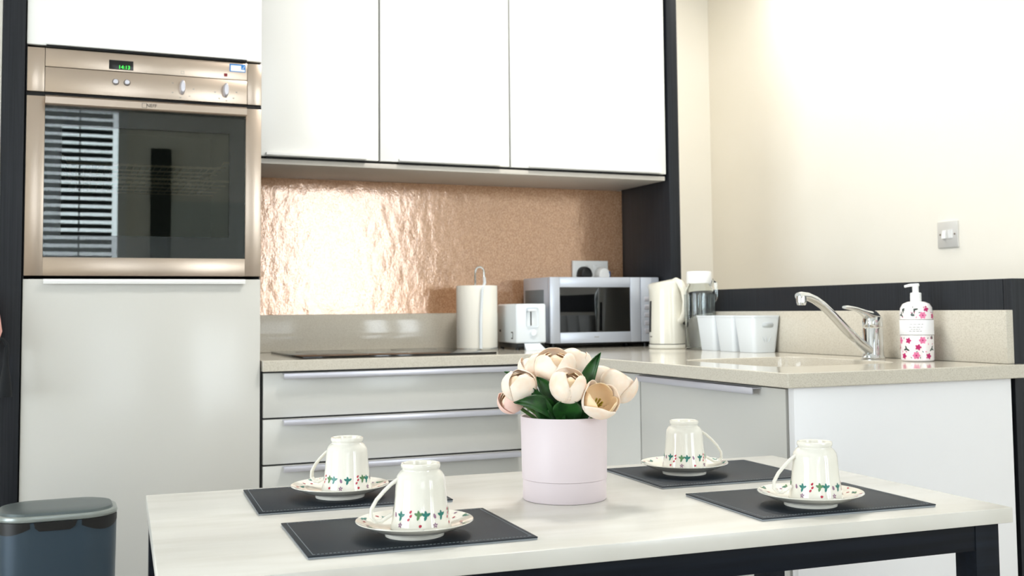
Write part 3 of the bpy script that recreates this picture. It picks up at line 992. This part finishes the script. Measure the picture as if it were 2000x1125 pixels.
# ------------------------------------------------------------------ soap dispenser
SX, SY = 1.399, -0.979
sp_ = thing('soap_dispenser', 'floral pump soap bottle on the worktop right of the tap', 'soap bottle', (SX, SY, W))
spf = [(0.036, 0.001), (0.0385, 0.004), (0.0385, 0.118), (0.037, 0.128), (0.031, 0.138), (0.020, 0.143), (0.012, 0.144)]
MB().lathe([(0.0, 0.0005)] + spf + [(0.0, 0.144)], 48, SX, SY, W).build('bottle', 'bottle_white', sp_)
MB().lathe([(0.0388, 0.064), (0.0391, 0.0645), (0.0391, 0.099), (0.0388, 0.0995)], 48, SX, SY, W).build('paper_label', 'label_white', sp_)
MB().lathe([(0.0389, 0.0628), (0.0393, 0.063), (0.0393, 0.064), (0.0389, 0.0642)], 48, SX, SY, W).build('label_border', 'print_grey', sp_)
MB().lathe([(0.0389, 0.0993), (0.0393, 0.0995), (0.0393, 0.1005), (0.0389, 0.1007)], 48, SX, SY, W).build('label_border', 'print_grey', sp_)
fl = MB()
rnd = random.Random(5)
flowers = []
for k in range(40):
    th = 2 * math.pi * k / 40 * 1.0 + rnd.uniform(-0.08, 0.08)
    row = k % 5
    z = (0.014, 0.032, 0.052, 0.109, 0.124)[row] + rnd.uniform(-0.003, 0.003)
    kind = rnd.choice((0, 1, 2, 2, 0))
    if kind == 0:
        for j in range(5):
            a = 2 * math.pi * j / 5
            on_side(fl, spf, th + 0.0036 * math.cos(a) / 0.038, z + 0.0036 * math.sin(a), 0.0042, 0.0029, a, 0)
    elif kind == 1:
        for j in range(6):
            a = 2 * math.pi * j / 6
            on_side(fl, spf, th + 0.0046 * math.cos(a) / 0.038, z + 0.0046 * math.sin(a), 0.0048, 0.0036, a, 1)
        on_side(fl, spf, th, z, 0.002, 0.002, 0, 0, 0.0005)
    else:
        for j in range(3):
            a = rnd.uniform(0, 6.28)
            on_side(fl, spf, th + 0.004 * math.cos(a) / 0.038, z + 0.004 * math.sin(a), 0.0048, 0.0021, a, 2)
for k in range(70):
    on_side(fl, spf, rnd.uniform(0, 6.28), rnd.choice((0.010, 0.024, 0.042, 0.056, 0.106, 0.117)), 0.0026, 0.001, rnd.uniform(0, 3), rnd.choice((2, 2, 0, 1)))
bmesh.ops.translate(fl.bm, verts=fl.bm.verts[:], vec=(SX, SY, W))
fl.build('floral_print', ['magenta_print', 'pink_print', 'darkgreen_print'], sp_, recalc=False)['kind'] = 'stuff'
ln = MB()
for z, a0, a1 in ((0.0885, 3.55, 4.35), (0.0815, 3.50, 4.30), (0.0765, 3.60, 4.15), (0.072, 3.5, 4.25)):
    n = 14
    for q in range(n):
        if q % 4 == 3:
            continue
        t0, t1 = a0 + (a1 - a0) * q / n, a0 + (a1 - a0) * (q + 0.8) / n
        ln.poly([(SX + 0.0394 * math.cos(t), SY + 0.0394 * math.sin(t), W + zz) for t, zz in ((t0, z), (t1, z), (t1, z + 0.0013), (t0, z + 0.0013))])
ln.build('label_lettering', 'print_grey', sp_)
MB().lathe([(0.0, 0.144), (0.0125, 0.144), (0.0130, 0.146), (0.0130, 0.163), (0.0115, 0.165), (0.0075, 0.165), (0.0075, 0.180), (0.009, 0.181), (0.009, 0.186), (0.0, 0.187)], 28, SX, SY, W).build('pump', 'white_plastic', sp_)
MB().tube([(SX + 0.006, SY - 0.004, W + 0.1835), (SX - 0.012, SY + 0.005, W + 0.183), (SX - 0.024, SY + 0.011, W + 0.180)], [0.0042, 0.0036, 0.003], 10).build('nozzle', 'white_plastic', sp_)

# ------------------------------------------------------------------ dining table
TC, TROT = (0.1875, -1.5045), math.radians(-2.9)
TL, TD = 1.17, 0.611
tb = thing('dining_table', 'small dining table with white marble-look top and dark frame', 'table', (TC[0], TC[1], 0), TROT)
MB().box(-TL / 2, TL / 2, -TD / 2, TD / 2, 0.7185, 0.74, 0.0012).build('table_top', 'table_top', tb, local=True)
fx0, fx1, fy0, fy1 = -TL / 2 + 0.004, TL / 2 - 0.014, -TD / 2 + 0.014, TD / 2 - 0.012
LG = 0.042
for x in (fx0, fx1 - LG):
    for y in (fy0, fy1 - LG):
        MB().box(x, x + LG, y, y + LG, 0.0005, 0.718, 0.001).build('leg', 'table_frame', tb, local=True)
for y in (fy0 + 0.001, fy1 - 0.023):
    MB().box(fx0 + LG, fx1 - LG, y, y + 0.022, 0.680, 0.718, 0.0008).build('apron', 'table_frame', tb, local=True)
for x in (fx0 + 0.001, fx1 - 0.023):
    MB().box(x, x + 0.022, fy0 + LG, fy1 - LG, 0.680, 0.718, 0.0008).build('apron', 'table_frame', tb, local=True)
ZT = 0.74

# ------------------------------------------------------------------ placemats
pm_l = ['dark grey placemat at the front left of the table', 'dark grey placemat at the back left of the table',
        'dark grey placemat at the back right of the table', 'dark grey placemat at the front right of the table']
pm_p = [(-0.092, -1.632, -2.6), (-0.096, -1.327, -3.2), (0.536, -1.381, -2.6), (0.523, -1.672, -3.6)]
pm0 = None
for i, (x, y, r) in enumerate(pm_p):
    if pm0 is None:
        pm0 = thing('placemat', pm_l[i], 'placemat', (x, y, ZT), math.radians(r), 'dark placemats on the table')
        hx_, hy_ = 0.145, 0.109
        MB().box(-hx_, hx_, -hy_, hy_, 0.0024, 0.0042, 0.0007).build('cover', 'leatherette', pm0, local=True)
        MB().box(-hx_ + 0.0006, hx_ - 0.0006, -hy_ + 0.0006, hy_ - 0.0006, 0.0003, 0.0024).build('backing', 'mat_edge', pm0, local=True)
        sm = MB()
        n = 56
        for q in range(n):
            xx = -hx_ + 0.007 + (2 * hx_ - 0.014) * q / n
            for yy in (-hy_ + 0.007, hy_ - 0.007):
                sm.box(xx, xx + 0.003, yy - 0.00045, yy + 0.00045, 0.0042, 0.00465)
        n = 42
        for q in range(n):
            yy = -hy_ + 0.007 + (2 * hy_ - 0.014) * q / n
            for xx in (-hx_ + 0.007, hx_ - 0.007):
                sm.box(xx - 0.00045, xx + 0.00045, yy, yy + 0.003, 0.0042, 0.00465)
        so_ = sm.build('stitching', 'thread', pm0, local=True, smooth=0)
        so_['kind'] = 'stuff'
    else:
        c = copy_tree(pm0)
        c.location, c.rotation_euler = (x, y, ZT), (0, 0, math.radians(r))
        c['label'] = pm_l[i]

# ------------------------------------------------------------------ saucers and cups
ZM = ZT + 0.0046
sa_top = [(0.0, 0.0085), (0.030, 0.0085), (0.046, 0.010), (0.062, 0.0145), (0.0765, 0.0195), (0.0775, 0.0198)]
sa_bot = [(0.0778, 0.0188), (0.062, 0.0112), (0.042, 0.0052), (0.0395, 0.004), (0.039, 0.0), (0.0365, 0.0), (0.036, 0.0045), (0.0, 0.0045)]
cup_out = [(0.0412, 0.0), (0.0418, 0.002), (0.0405, 0.008), (0.0388, 0.016), (0.0362, 0.038), (0.0345, 0.060), (0.0338, 0.070), (0.0325, 0.0765), (0.0285, 0.0825), (0.0255, 0.085), (0.0252, 0.0865),
           (0.0268, 0.089), (0.0272, 0.0925), (0.0262, 0.0948), (0.0245, 0.0952), (0.0225, 0.0942), (0.0215, 0.088), (0.0, 0.0875)]
cup_in = [(0.0, 0.083), (0.024, 0.082), (0.0305, 0.074), (0.0325, 0.060), (0.0345, 0.038), (0.037, 0.016), (0.0392, 0.004), (0.0400, 0.0), (0.0412, 0.0)]
sa_top = [(r * 0.97, z) for r, z in sa_top]
sa_bot = [(r * 0.97, z) for r, z in sa_bot]
cup_out = [(r * 0.935, z * 0.865) for r, z in cup_out]
cup_in = [(r * 0.935, z * 0.865) for r, z in cup_in]
cs = [(-0.0905, -1.670), (-0.108, -1.345), (0.494, -1.376), (0.496, -1.716)]
where = ['front left placemat', 'back left placemat', 'back right placemat', 'front right placemat']
# direction of each handle in the room
hdir = [(-1.0, 0.10), (-0.70, 0.72), (0.93, -0.38), (-0.93, 0.20)]
sa0 = cu0 = None
for i, (x, y) in enumerate(cs):
    hd_ = math.atan2(hdir[i][1], hdir[i][0])
    if sa0 is None:
        sa0 = thing('saucer', 'floral rimmed white saucer on the ' + where[i], 'saucer', (x, y, ZM), 0, 'saucers on the placemats')
        MB().lathe(sa_top + sa_bot, 64).build('dish', 'china', sa0, local=True)
        fp_ = MB()
        rn = random.Random(11)
        for k in range(30):
            th = 2 * math.pi * k / 30 + rn.uniform(-0.05, 0.05)
            r0 = rn.choice((0.060, 0.065, 0.070))
            kind = k % 3
            if kind == 0:
                for j in range(3):
                    on_dish(fp_, sa_top, th + j * 0.05, r0 + rn.uniform(-0.002, 0.002), 0.0038, 0.0016, rn.uniform(0, 3), rn.choice((0, 0, 1)))
            else:
                on_dish(fp_, sa_top, th, r0, 0.0026, 0.0016, rn.uniform(0, 3), rn.choice((2, 2, 3)))
        fp_.build('floral_print', ['teal_print', 'green_print', 'red_print', 'purple_print'], sa0, local=True, recalc=False)['kind'] = 'stuff'
        cu0 = thing('teacup', 'x', 'cup', (0, 0, 0), 0, 'upside-down teacups on saucers')
        MB().lathe(cup_out, 56).build('bowl', 'china', cu0, local=True)
        MB().lathe(cup_in, 56).build('inside', 'china', cu0, local=True)
        hp = [(0.0315, 0.0720), (0.040, 0.066), (0.050, 0.056), (0.060, 0.044), (0.067, 0.031), (0.0675, 0.020), (0.062, 0.0130), (0.054, 0.0125), (0.047, 0.017), (0.0395, 0.0215)]
        MB().tube([(r * 0.955, 0, z * 0.865) for r, z in hp], [0.0030, 0.0028, 0.0028, 0.0028, 0.0029, 0.0030, 0.0030, 0.0030, 0.0030, 0.0030], 10, flat=(1.35, 0.85)).build('handle', 'china', cu0, local=True)
        fp_ = MB()
        rn = random.Random(4)
        prof = cup_out[:9]
        for k in range(20):
            th = 2 * math.pi * k / 20 + rn.uniform(-0.05, 0.05)
            if abs(math.atan2(math.sin(th), math.cos(th))) < 0.12:
                continue
            z = 0.0205 + rn.uniform(-0.0012, 0.0012)
            kind = (0, 3, 0, 2, 1)[k % 5]
            if kind in (0, 1):
                for a in (0.5, 1.7, 2.7, 4.4):
                    on_side(fp_, prof, th + 0.0030 * math.cos(a) / 0.034, z + 0.0030 * math.sin(a), 0.0034, 0.0018, a, 0 if kind == 0 else 1)
            elif kind == 2:
                for dz, dt in ((0.004, 0.05), (-0.001, 0.06), (-0.0055, -0.02)):
                    on_side(fp_, prof, th + dt, z + dz, 0.0023, 0.0015, 0.9, 2)
            else:
                on_side(fp_, prof, th, z, 0.0034, 0.0018, 1.9, 3)
            if k % 2 == 0:
                if k % 4 == 0:
                    on_side(fp_, prof, th + 0.05, 0.0085, 0.0021, 0.0018, 0.3, 2)
                else:
                    for a in (0.4, 1.6, 2.8, 4.0, 5.2):
                        on_side(fp_, prof, th + 0.0020 * math.cos(a) / 0.036, 0.0085 + 0.0020 * math.sin(a), 0.0015, 0.0009, a, 3)
        fp_.build('floral_print', ['teal_print', 'green_print', 'red_print', 'purple_print'], cu0, local=True, recalc=False)['kind'] = 'stuff'
        sa, cu = sa0, cu0
    else:
        sa, cu = copy_tree(sa0), copy_tree(cu0)
    sa.location, sa.rotation_euler = (x, y, ZM), (0, 0, 0.7 * i)
    sa['label'] = 'floral rimmed white saucer on the ' + where[i]
    ox, oy = ((0.0075, -0.003), (0.0100, -0.004), (0.001, 0.0), (0.0065, -0.004))[i]
    cu.location, cu.rotation_euler = (x + ox, y + oy, ZM + 0.009), (0, 0, hd_)
    cu['label'] = 'white floral teacup turned upside down on the ' + where[i]

# ------------------------------------------------------------------ flower pot
PX, PY = 0.210, -1.487
po = thing('flower_box', 'round pale pink card flower box on the table', 'flower pot', (PX, PY, ZT))
MB().lathe([(0.0, 0.0005), (0.0635, 0.0005), (0.0645, 0.002), (0.0645, 0.0315), (0.0640, 0.0318)], 72, PX, PY, ZT).build('base_band', 'pot_card', po)
MB().lathe([(0.0635, 0.0318), (0.0655, 0.0324), (0.0670, 0.126), (0.0664, 0.127), (0.0650, 0.126), (0.0625, 0.034), (0.0, 0.034)], 72, PX, PY, ZT).build('sleeve', 'pot_card', po)
MB().lathe([(0.0640, 0.100), (0.0, 0.102)], 48, PX, PY, ZT).build('filling', 'pot_inside', po)


# ------------------------------------------------------------------ tulips
def tulip(head, R, axis, openness, label, seed, inner='petal', outer='petal', leaves=()):
    rn = random.Random(seed)
    h = Vector(head)
    ax = Vector(axis).normalized()
    H = R * 1.8
    base = h - ax * (H * 0.45)
    foot = Vector((PX + (h.x - PX) * 0.35, PY + (h.y - PY) * 0.35, ZT + 0.103))
    t = thing('tulip', label, 'flower', foot, 0, 'peach tulips in the flower box')
    s = ax.orthogonal().normalized()
    q = ax.cross(s).normalized()
    mid = foot.lerp(base, 0.55) + Vector(((base.x - foot.x) * -0.12, (base.y - foot.y) * -0.12, 0))
    MB().tube([foot, mid, base - ax * 0.006, base + ax * 0.004], 0.0028, 8).build('stem', 'stem', t)
    rot0 = rn.uniform(0, 6.28)
    for k in range(9 if openness < 0.3 else 6):
        ring = k // 3
        core = ring == 2
        phi0 = rot0 + (k % 3) * 2.094 + ring * 1.047 + rn.uniform(-0.12, 0.12)
        op = openness * (1.0 if ring else 0.8) + rn.uniform(-0.03, 0.08)
        scale = (1.0 if ring else 0.92) * rn.uniform(0.95, 1.03)
        if core:
            op, scale = 0.0, 0.88 * rn.uniform(0.96, 1.04)
        lean = rn.uniform(-0.05, 0.05)
        notch = rn.uniform(0.03, 0.08)
        wob = rn.uniform(0, 6.28)

        def surf(u, v):
            vv = 2 * v - 1
            ln_ = 1.0 - notch * abs(vv) ** 2 - 0.10 * abs(vv) ** 4
            uu = u * ln_
            ang = uu * math.pi * (0.92 - 0.42 * op)
            r = R * scale * (math.sin(ang) ** (0.75 + 0.35 * uu * max(0, 1 - 4 * op)) if ang > 0 else 0) * 1.0
            r = max(r, 0.0025) + (0.0012 if ring == 1 else 0.0)
            r += R * op * 0.42 * uu ** 2.4
            hh = H * scale * (1 - math.cos(ang)) / (1 - math.cos(math.pi * (0.92 - 0.42 * op))) * (0.95 - 0.12 * op)
            wdt = 1.25 * math.sin(math.pi * min(1, 0.14 + 0.72 * u)) ** 0.5
            ph = phi0 + vv * wdt * (1 - 0.22 * op * uu) + lean * uu
            r *= 1 + 0.035 * math.sin(5 * vv + wob) * uu - 0.05 * (1 - abs(vv)) * uu
            return base + ax * hh + s * (r * math.cos(ph)) + q * (r * math.sin(ph))
        p = MB()
        p.patch(surf, 10, 8)
        p.build('petal', outer if ring == 1 else ('petal_core' if core else inner), t, recalc=False, solid=0.0007, smooth=80)
    if openness > 0.35:
        for k in range(6):
            a = 1.047 * k
            tip = base + ax * (H * 0.48) + (s * math.cos(a) + q * math.sin(a)) * 0.006
            MB().tube([base + ax * 0.004, tip], [0.0008, 0.0016], 6).build('stamen', 'stamen', t)
    for b0, b1, tip, wd, bend in leaves:
        b0, b1, tip = Vector(b0), Vector(b1), Vector(tip)
        dr_ = (tip - b0).normalized()
        view = Vector((-0.39, -0.92, 0.0))
        sd_ = dr_.cross(view).normalized()
        nrm = sd_.cross(dr_).normalized()

        def leaf(u, v):
            c = b0 * (1 - u) ** 2 + b1 * 2 * u * (1 - u) + tip * u * u
            w = wd * math.sin(math.pi * min(1.0, 0.16 + 0.84 * u)) ** 0.8 if u < 1 else 0.0003
            x = 2 * v - 1
            return c + sd_ * (x * w) + nrm * (bend * wd * (x * x - 0.3))
        p = MB()
        p.patch(leaf, 12, 6)
        p.build('leaf', 'leaf', t, recalc=False, solid=0.0008, smooth=80)
    return t


rimz = ZT + 0.115
tulip((0.1275, -1.5055, 0.916), 0.0262, (-0.22, -0.35, 0.9), 0.05, 'closed round peach tulip at the far left of the bouquet', 1,
      leaves=(((0.178, -1.50, rimz), (0.150, -1.50, 0.93), (0.118, -1.470, 0.936), 0.009, 0.3),
              ((0.190, -1.513, rimz + 0.008), (0.152, -1.538, 0.905), (0.108, -1.530, 0.894), 0.013, 0.4)))
tulip((0.1270, -1.4800, 0.893), 0.021, (-0.7, -0.1, 0.6), 0.12, 'small pinkish tulip drooping behind the left one', 2, outer='petal_pink')
tulip((0.1890, -1.5013, 0.940), 0.0320, (-0.10, -0.25, 0.93), 0.12, 'largest peach tulip at the top centre of the bouquet', 3, inner='petal_inner',
      leaves=(((0.188, -1.522, rimz), (0.172, -1.53, 0.91), (0.152, -1.515, 0.930), 0.014, 0.35),))
tulip((0.1885, -1.5472, 0.9150), 0.0272, (0.05, -0.40, 0.85), 0.08, 'rounded peach tulip at the front centre, below the largest one', 4, inner='petal_inner',
      leaves=(((0.198, -1.524, rimz + 0.006), (0.186, -1.548, 0.892), (0.187, -1.562, 0.899), 0.022, 0.25),))
tulip((0.2400, -1.4695, 0.9440), 0.0265, (0.15, 0.0, 0.95), 0.1, 'peach tulip at the back, behind the tall green leaf', 5,
      leaves=(((0.215, -1.525, rimz), (0.216, -1.538, 0.925), (0.2446, -1.5472, 0.9655), 0.0125, 0.5),))
tulip((0.2680, -1.4896, 0.9230), 0.0235, (0.25, -0.05, 0.95), 0.15, 'peach tulip at the back right, between tall leaf and rightmost bloom', 6)
tulip((0.2830, -1.5300, 0.9110), 0.0285, (0.40, -0.15, 0.85), 0.2, 'large pale tulip at the far right of the bouquet', 7)
tulip((0.2310, -1.5650, 0.8920), 0.0262, (0.06, -0.80, 0.62), 0.48, 'wide open tulip with orange centre, low at front right', 8, inner='petal_inner',
      leaves=(((0.214, -1.530, rimz), (0.214, -1.55, 0.88), (0.213, -1.548, 0.905), 0.011, 0.4),))
tulip((0.1720, -1.4600, 0.9400), 0.0230, (-0.25, 0.1, 0.95), 0.15, 'peach tulip half hidden at the back left of the largest bloom', 9,
      leaves=(((0.180, -1.510, rimz), (0.152, -1.53, 0.89), (0.140, -1.525, 0.915), 0.013, 0.4),))

# ------------------------------------------------------------------ pedal bin
bi = thing('pedal_bin', 'dark slate kitchen bin with grey lid in front of the tall cabinet', 'bin', (-0.512, -0.385, 0))


def bl_(s, z, ins=0.0):
    return [(p[0], p[1], z) for p in rrect(-0.512 - 0.125 * s + ins, -0.512 + 0.125 * s - ins, -0.385 - 0.098 * s + ins, -0.385 + 0.098 * s - ins, 0.074 * s - ins, 8)]


MB().rings([bl_(0.92, 0.001), bl_(0.93, 0.01), bl_(1.0, 0.588), bl_(0.985, 0.590), bl_(0.96, 0.56)]).build('bucket', 'bin_body', bi)
MB().rings([bl_(0.965, 0.5905), bl_(1.0, 0.5915), bl_(1.012, 0.596), bl_(1.0, 0.601), bl_(0.97, 0.603), bl_(0.9, 0.602)]).build('rim', 'bin_rim', bi)
MB().rings([bl_(0.965, 0.6025, 0.004), bl_(0.955, 0.608, 0.005), bl_(0.90, 0.610, 0.008), bl_(0.5, 0.611, 0.0)]).build('lid', 'bin_lid', bi)
b = MB()
b.rings([[(-0.545, yy, 0.572), (-0.484, yy, 0.572), (-0.474, yy, 0.579), (-0.470, yy, 0.5905), (-0.556, yy, 0.5905), (-0.553, yy, 0.579)] for yy in (-0.4825, -0.4862)])
b.build('finger_recess', 'black_plastic', bi)
for x, sg in ((-0.606, -1), (-0.418, 1)):
    k = MB()
    lp = []
    for t in range(9):
        u = t / 8
        a = math.radians(-90 + 78 * u) if sg > 0 else math.radians(-90 - 78 * u)
        cx_ = -0.512 + sg * (0.125 - 0.074)
        rr = 0.0752
        px, py = cx_ + rr * math.cos(a), -0.385 - (0.098 - 0.074) + rr * math.sin(a)
        hgt = 0.004 + 0.022 * math.sin(math.pi * min(1, 0.12 + 0.75 * u))
        lp.append([(px * 1.0, py, 0.5905), (px, py, 0.5905 - hgt), (px - 0.004 * math.cos(a), py - 0.004 * math.sin(a), 0.5905 - hgt), (px - 0.004 * math.cos(a), py - 0.004 * math.sin(a), 0.5905)])
    k.rings(lp)
    k.build('corner_grip', 'black_plastic', bi)

# ------------------------------------------------------------------ hanging pouch with tassel
pu = thing('hanging_pouch', 'pink cloth pouch with black tassel at the left edge', 'bag', (-0.70, -0.03, 0.9))
lp = []
for z, w_, d_ in ((0.935, 0.016, 0.010), (0.95, 0.045, 0.016), (0.99, 0.058, 0.02), (1.03, 0.052, 0.018), (1.07, 0.03, 0.012), (1.085, 0.012, 0.008)):
    lp.append([(-0.70 + w_ * math.cos(a), -0.035 + d_ * math.sin(a), z) for a in [2 * math.pi * j / 24 for j in range(24)]])
MB().rings(lp).build('pouch', 'pink_cloth', pu)
MB().tube([(-0.70, -0.035, 1.08), (-0.70, -0.02, 1.2), (-0.70, 0.008, 1.26)], 0.004, 8).build('hanging_loop', 'black_thread', pu)
MB().tube([(-0.70, -0.056, 0.972), (-0.66, -0.056, 0.972), (-0.640, -0.050, 0.970), (-0.630, -0.048, 0.955), (-0.629, -0.048, 0.93)], 0.0045, 8).build('cord', 'black_thread', pu)
MB().lathe([(0.0, 0.125), (0.004, 0.122), (0.006, 0.10), (0.0065, 0.08), (0.011, 0.05), (0.0155, 0.006), (0.015, 0.0), (0.0, 0.0)], 24, -0.632, -0.048, 0.828).build('tassel', 'black_thread', pu)
